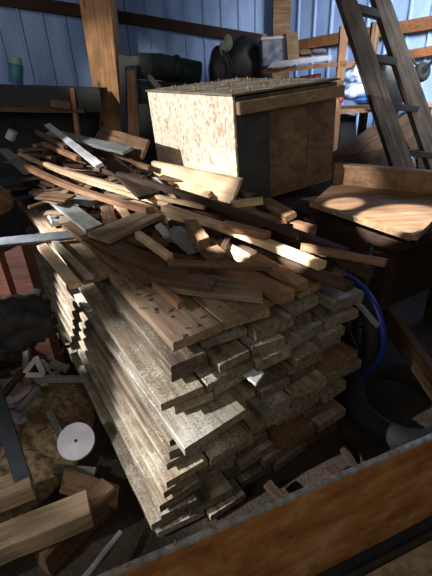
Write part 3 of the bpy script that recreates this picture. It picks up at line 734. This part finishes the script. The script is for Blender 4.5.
# hanging wheel on wall
hw = thing('caster_wheel', Y(423, 70, 3.7), 'small black wheel with a handle hanging on the blue wall at far right', 'wheel')
c = Y(422, 72, 3.7); build('tyre', ring_bm(c, V((.3, -1, .1)), .045, .032, 24, 10), M['rubber'], hw, smooth=True)
build('handle', tube_bm([c, Y(436, 58, 3.65)], .014, 8), M['black'], hw); build('bracket', tube_bm([c, Y(410, 56, 3.75)], .01, 8), M['black'], hw)

# ------------------------------------------------------------------ left background
# low dark workbench/shelf
yb = 4.0
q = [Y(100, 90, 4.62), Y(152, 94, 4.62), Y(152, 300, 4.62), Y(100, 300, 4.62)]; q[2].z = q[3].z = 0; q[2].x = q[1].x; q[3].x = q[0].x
tag(build('shade_backing', slab_bm(q, V((0, .12, 0))), M['nearblack']), 'added dark shade cabinet between the thick post and the plywood box', 'backing')  # added dark slab standing in for the shade right of the post
sb = thing('work_table', Y(45, 110, yb)-V((0, 0, 1.2)), 'dark low wooden work table along the left blue wall', 'table')
sb.location.z = 0; PM[sb] = Matrix.Translation(sb.location)
ta, tb2 = Y(-30, 84, yb), Y(99, 88, yb)
build('tabletop', slab_bm([ta, tb2, tb2+V((0, .33, 0)), ta+V((0, .33, 0))], V((0, 0, -.05))), M['nearblack'], sb)
build('apron', slab_bm([ta-V((0, 0, .05)), tb2-V((0, 0, .05)), tb2-V((0, 0, .2)), ta-V((0, 0, .2))], V((0, .02, 0))), M['nearblack'], sb)
sa, sb2 = Y(-30, 107, yb-.04), Y(84, 109, yb-.04)
build('lower_shelf', slab_bm([sa, sb2, sb2+V((0, .33, 0)), sa+V((0, .33, 0))], V((0, 0, -.035))), M['brown'], sb)
vquad(70, 74, 88, 75, 79, 134, yb-.03, .06, 'rackwood', 'leg', sb)
vquad(96, 101, 90, 92, 98, 134, yb+.4, .06, 'dark', 'leg', sb)
build('back_panel', slab_bm([Y(-30, 88, yb+.3), Y(97, 90, yb+.3), Y(93, 300, yb+.3), Y(-30, 300, yb+.3)], V((0, .02, 0))), M['nearblack'], sb)  # dark sheet down to the ground, stands in for shade under the table
tag(board('board', Y(52, 103, yb-.02), Y(72, 106, yb), .12, .06, 'brown', n=3), 'brown wooden block on the lower shelf beside the table leg', 'board')
# jar
jr = thing('plastic_jar', Y(16, 83, yb+.15), 'teal plastic jar with a pale lid on the dark work table', 'jar')
c = Y(16, 64, yb+.1); c0 = Y(16, 83, yb+.1)
build('body', tube_bm([c0, c0.lerp(c, .9), c], [.06, .06, .05], 18), M['cyan'], jr); build('lid', tube_bm([c, Y(16, 57, yb+.1)], [.052, .045], 18), M['pale'], jr)
# pale object on pile far left
tag(build('plastic_cup', tube_bm([Y(10, 139, 3.9), Y(13, 131, 3.9)], [.045, .04], 12), M['whitepl']), 'pale plastic cup at the far left behind the pile', 'cup')
px('board', 3, 150, 1.12, 30, 172, 1.08, .08, .03, 'greywood', 'grey board end at the far left edge behind the pale strips')
for i, (x, y, s, m) in enumerate([(-4, 200, (.10, .08, .09), 'fresh'), (10, 185, (.2, .15, .05), 'nearblack')]):
    tag(build('bark_chunk' if i == 0 else 'machine_part', blob_bm(Z(x, y, 1.0), s, seed=i+40, amp=.3, sub=3), M['brown' if i == 0 else m]), ['brown chunk at the left edge above the grey bar', 'flat black lump at the left behind the stack end'][i], ['chunk', 'machine'][i])
q = [Z(-20, 186, .92), Z(48, 184, .92), Z(50, 196, .9), Z(-20, 204, .9)]
tag(build('tarp', slab_bm(q, V((0, 0, .02))), plain('blue grey tarp', (58, 72, 100), (30, 38, 56))), 'folded blue grey tarp at the left end of the stack', 'tarp')
# stand with pale cap
fs = thing('sawhorse', Y(132, 130, 3.75)-V((0, 0, Y(132, 130, 3.75).z)), 'reddish wooden stand with pale cap right of the thick post', 'stand')
vquad(127, 135, 70, 128, 139, 132, 3.75, .05, 'rackwood', 'post', fs)
build('cap', slab_bm([Y(125, 66, 3.72), Y(138, 65, 3.72), Y(138, 56, 3.72), Y(124, 56, 3.72)], V((0, .1, 0))), M['pale'], fs)
vquad(119, 125, 55, 121, 127, 135, 3.95, .05, 'black', 'back_post', fs)
build('crossbar', slab_bm([Y(133, 84, 3.8), Y(148, 80, 3.9), Y(148, 86, 3.9), Y(133, 90, 3.8)], V((0, .04, 0))), M['black'], fs)
rt = thing('rolled_tarp', Y(165, 80, 4.2), 'long dark green rolled canvas lying behind the plywood box', 'tarp')
build('roll', tube_bm([Y(136, 66, 4.3), Y(160, 67, 4.35), Y(199, 74, 4.45)], [.11, .115, .11], 18), M['green'], rt, smooth=True)
build('strap', ring_bm(Y(176, 69.5, 4.38), Y(199, 74, 4.45)-Y(136, 66, 4.3), .118, .008, 24, 6, 3), M['black'], rt)
tag(build('machine_cover', slab_bm([Y(138, 80, 4.2), Y(206, 84, 4.3), Y(206, 104, 4.3), Y(138, 104, 4.2)], V((0, .3, 0))), M['green']), 'dark olive chest below the rolled canvas behind the box', 'chest')
tag(board('stick', Y(149, 76, 3.8), Y(161, 90, 3.7), .035, .03, 'cleat', n=2), 'short pale stick sticking up behind the box top left', 'stick')
# black seat
cs = thing('car_seat', Y(238, 85, 4.6), 'black rounded seat with pale straps resting behind the plywood box', 'seat')
def lobe(x, y, d, s, seed, nm, m):
    build(nm, blob_bm(Y(x, y, d), s, seed=seed, amp=.12, fr=3, sub=4), M[m], cs, None, True)
lobe(243, 68, 4.5, (.23, .16, .27), 1, 'backrest', 'black'); lobe(222, 74, 4.45, (.13, .14, .24), 2, 'side_bolster', 'black')
pts = [Y(x, y, 4.27) for x, y in ((222, 50), (228, 56), (231, 64), (229, 74), (231, 84))]
stp = build('strap', tube_bm(pts, .012, 8), M['nearblack'], cs)
build('buckle', blob_bm(Y(228, 43, 4.32), (.045, .03, .07), 5, .1, sub=2), M['pale'], stp); build('buckle', blob_bm(Y(223, 49, 4.32), (.035, .03, .06), 6, .1, sub=2), M['pale'], stp)
build('seat_base', slab_bm([Y(212, 84, 4.4), Y(266, 84, 4.4), Y(268, 100, 4.4), Y(212, 100, 4.4)], V((0, .3, 0))), M['black'], cs)
q = [Y(252, 44, 4.7), Y(264, 42, 4.7), Y(264, 90, 4.7), Y(252, 90, 4.7)]
tag(build('black_panel', slab_bm(q, V((0, .05, 0))), M['black']), 'black upright panel between the seat and the wooden rack', 'panel')

# ------------------------------------------------------------------ lights
w = bpy.data.worlds.new('world'); bpy.context.scene.world = w; w.use_nodes = True
w.node_tree.nodes['Background'].inputs[0].default_value = (.75, .85, 1, 1); w.node_tree.nodes['Background'].inputs[1].default_value = .035
def spot(name, loc, target, ang, power, colr=(1, .95, .86), size=.02, blend=.25, scale=None):
    l = bpy.data.lights.new(name, 'SPOT'); l.energy = power; l.color = colr; l.spot_size = math.radians(ang); l.spot_blend = blend; l.shadow_soft_size = size
    o = bpy.data.objects.new(name, l); col.objects.link(o); o.location = loc
    o.rotation_euler = (V(target)-V(loc)).to_track_quat('-Z', 'Y').to_euler()
    if scale: o.scale = scale
    return o
def area(name, loc, target, sx, sy, power, colr=(1, 1, 1), spread=180):
    l = bpy.data.lights.new(name, 'AREA'); l.shape = 'RECTANGLE'; l.size = sx; l.size_y = sy; l.energy = power; l.color = colr; l.spread = math.radians(spread)
    o = bpy.data.objects.new(name, l); col.objects.link(o); o.location = loc
    o.rotation_euler = (V(target)-V(loc)).to_track_quat('-Z', 'Y').to_euler(); return o
SUN = V((-4.6, .4, 3.2)); WH = (1, .98, 1)
spot('sun_on_box', SUN, S(bu, bw+.6, 1.22), 17, 1700, WH)
spot('sun_on_stack_side', SUN, S(-.15, 1.35, .6), 11, 5200, WH, blend=.7)
spot('sun_on_stack_corner', V((-3.6, -.6, 2.9)), S(-.06, .12, .5), 13, 2300, WH, blend=.9)
spot('sun_on_pile', SUN, S(.35, 1.3, .95), 13, 1300, WH, blend=.8)
spot('sun_on_timbers', V((-2.2, -.6, 2.4)), V((-.75, .85, .2)), 22, 160, WH, blend=.8)
spot('sun_on_tray', V((-.9, .5, 3.4)), Z(400, 221, .9), 6.5, 2300, WH, blend=.03)
spot('sun_on_tray', V((-.9, .5, 3.4)), Z(345, 206, .9), 3.2, 2000, WH, blend=.03)
spot('sun_on_tips', V((-1.5, .2, 3.0)), Z(302, 257, .95), 2.6, 3000, WH, blend=.2)
spot('sun_on_tips', V((-1.5, .2, 3.0)), Z(232, 247, .97), 2.6, 3000, WH, blend=.2)
spot('sun_on_tips', V((-1.5, .2, 3.0)), Z(298, 225, .97), 2.2, 2000, WH, blend=.2)
area('door_skylight', V((-2.4, -1.2, 2.6)), S(.2, .6, .6), 1.6, 1.4, 21, (1, .94, .87))
area('front_fill', V((.6, -.8, 2.6)), S(.3, .3, .7), 1.4, 1.4, 8, (1, .9, .76))  # added warm overhead fill for the plank ends, no real opening
area('rear_daylight', V((2.2, 2.2, 2.9)), V((2.6, 4.4, 1.7)), 1.2, .8, 95, (.86, .92, 1), 95)
area('left_daylight', V((-2.2, 2.2, 3.0)), V((-1.6, 4.6, 2.2)), 1.5, .8, 5, (.9, .93, 1), 120)
spot('post_fill', V((-1.6, 1.4, 2.8)), Y(98, 60, 4.15), 17, 260, blend=.8)  # added fill spot that brightens the timber post
area('sheet_fill', V((.6, -.8, 1.6)), V((.4, .5, .3)), .8, .8, 4, (1, .85, .66))  # added warm fill lamp lifting the plywood sheet, no source of its own
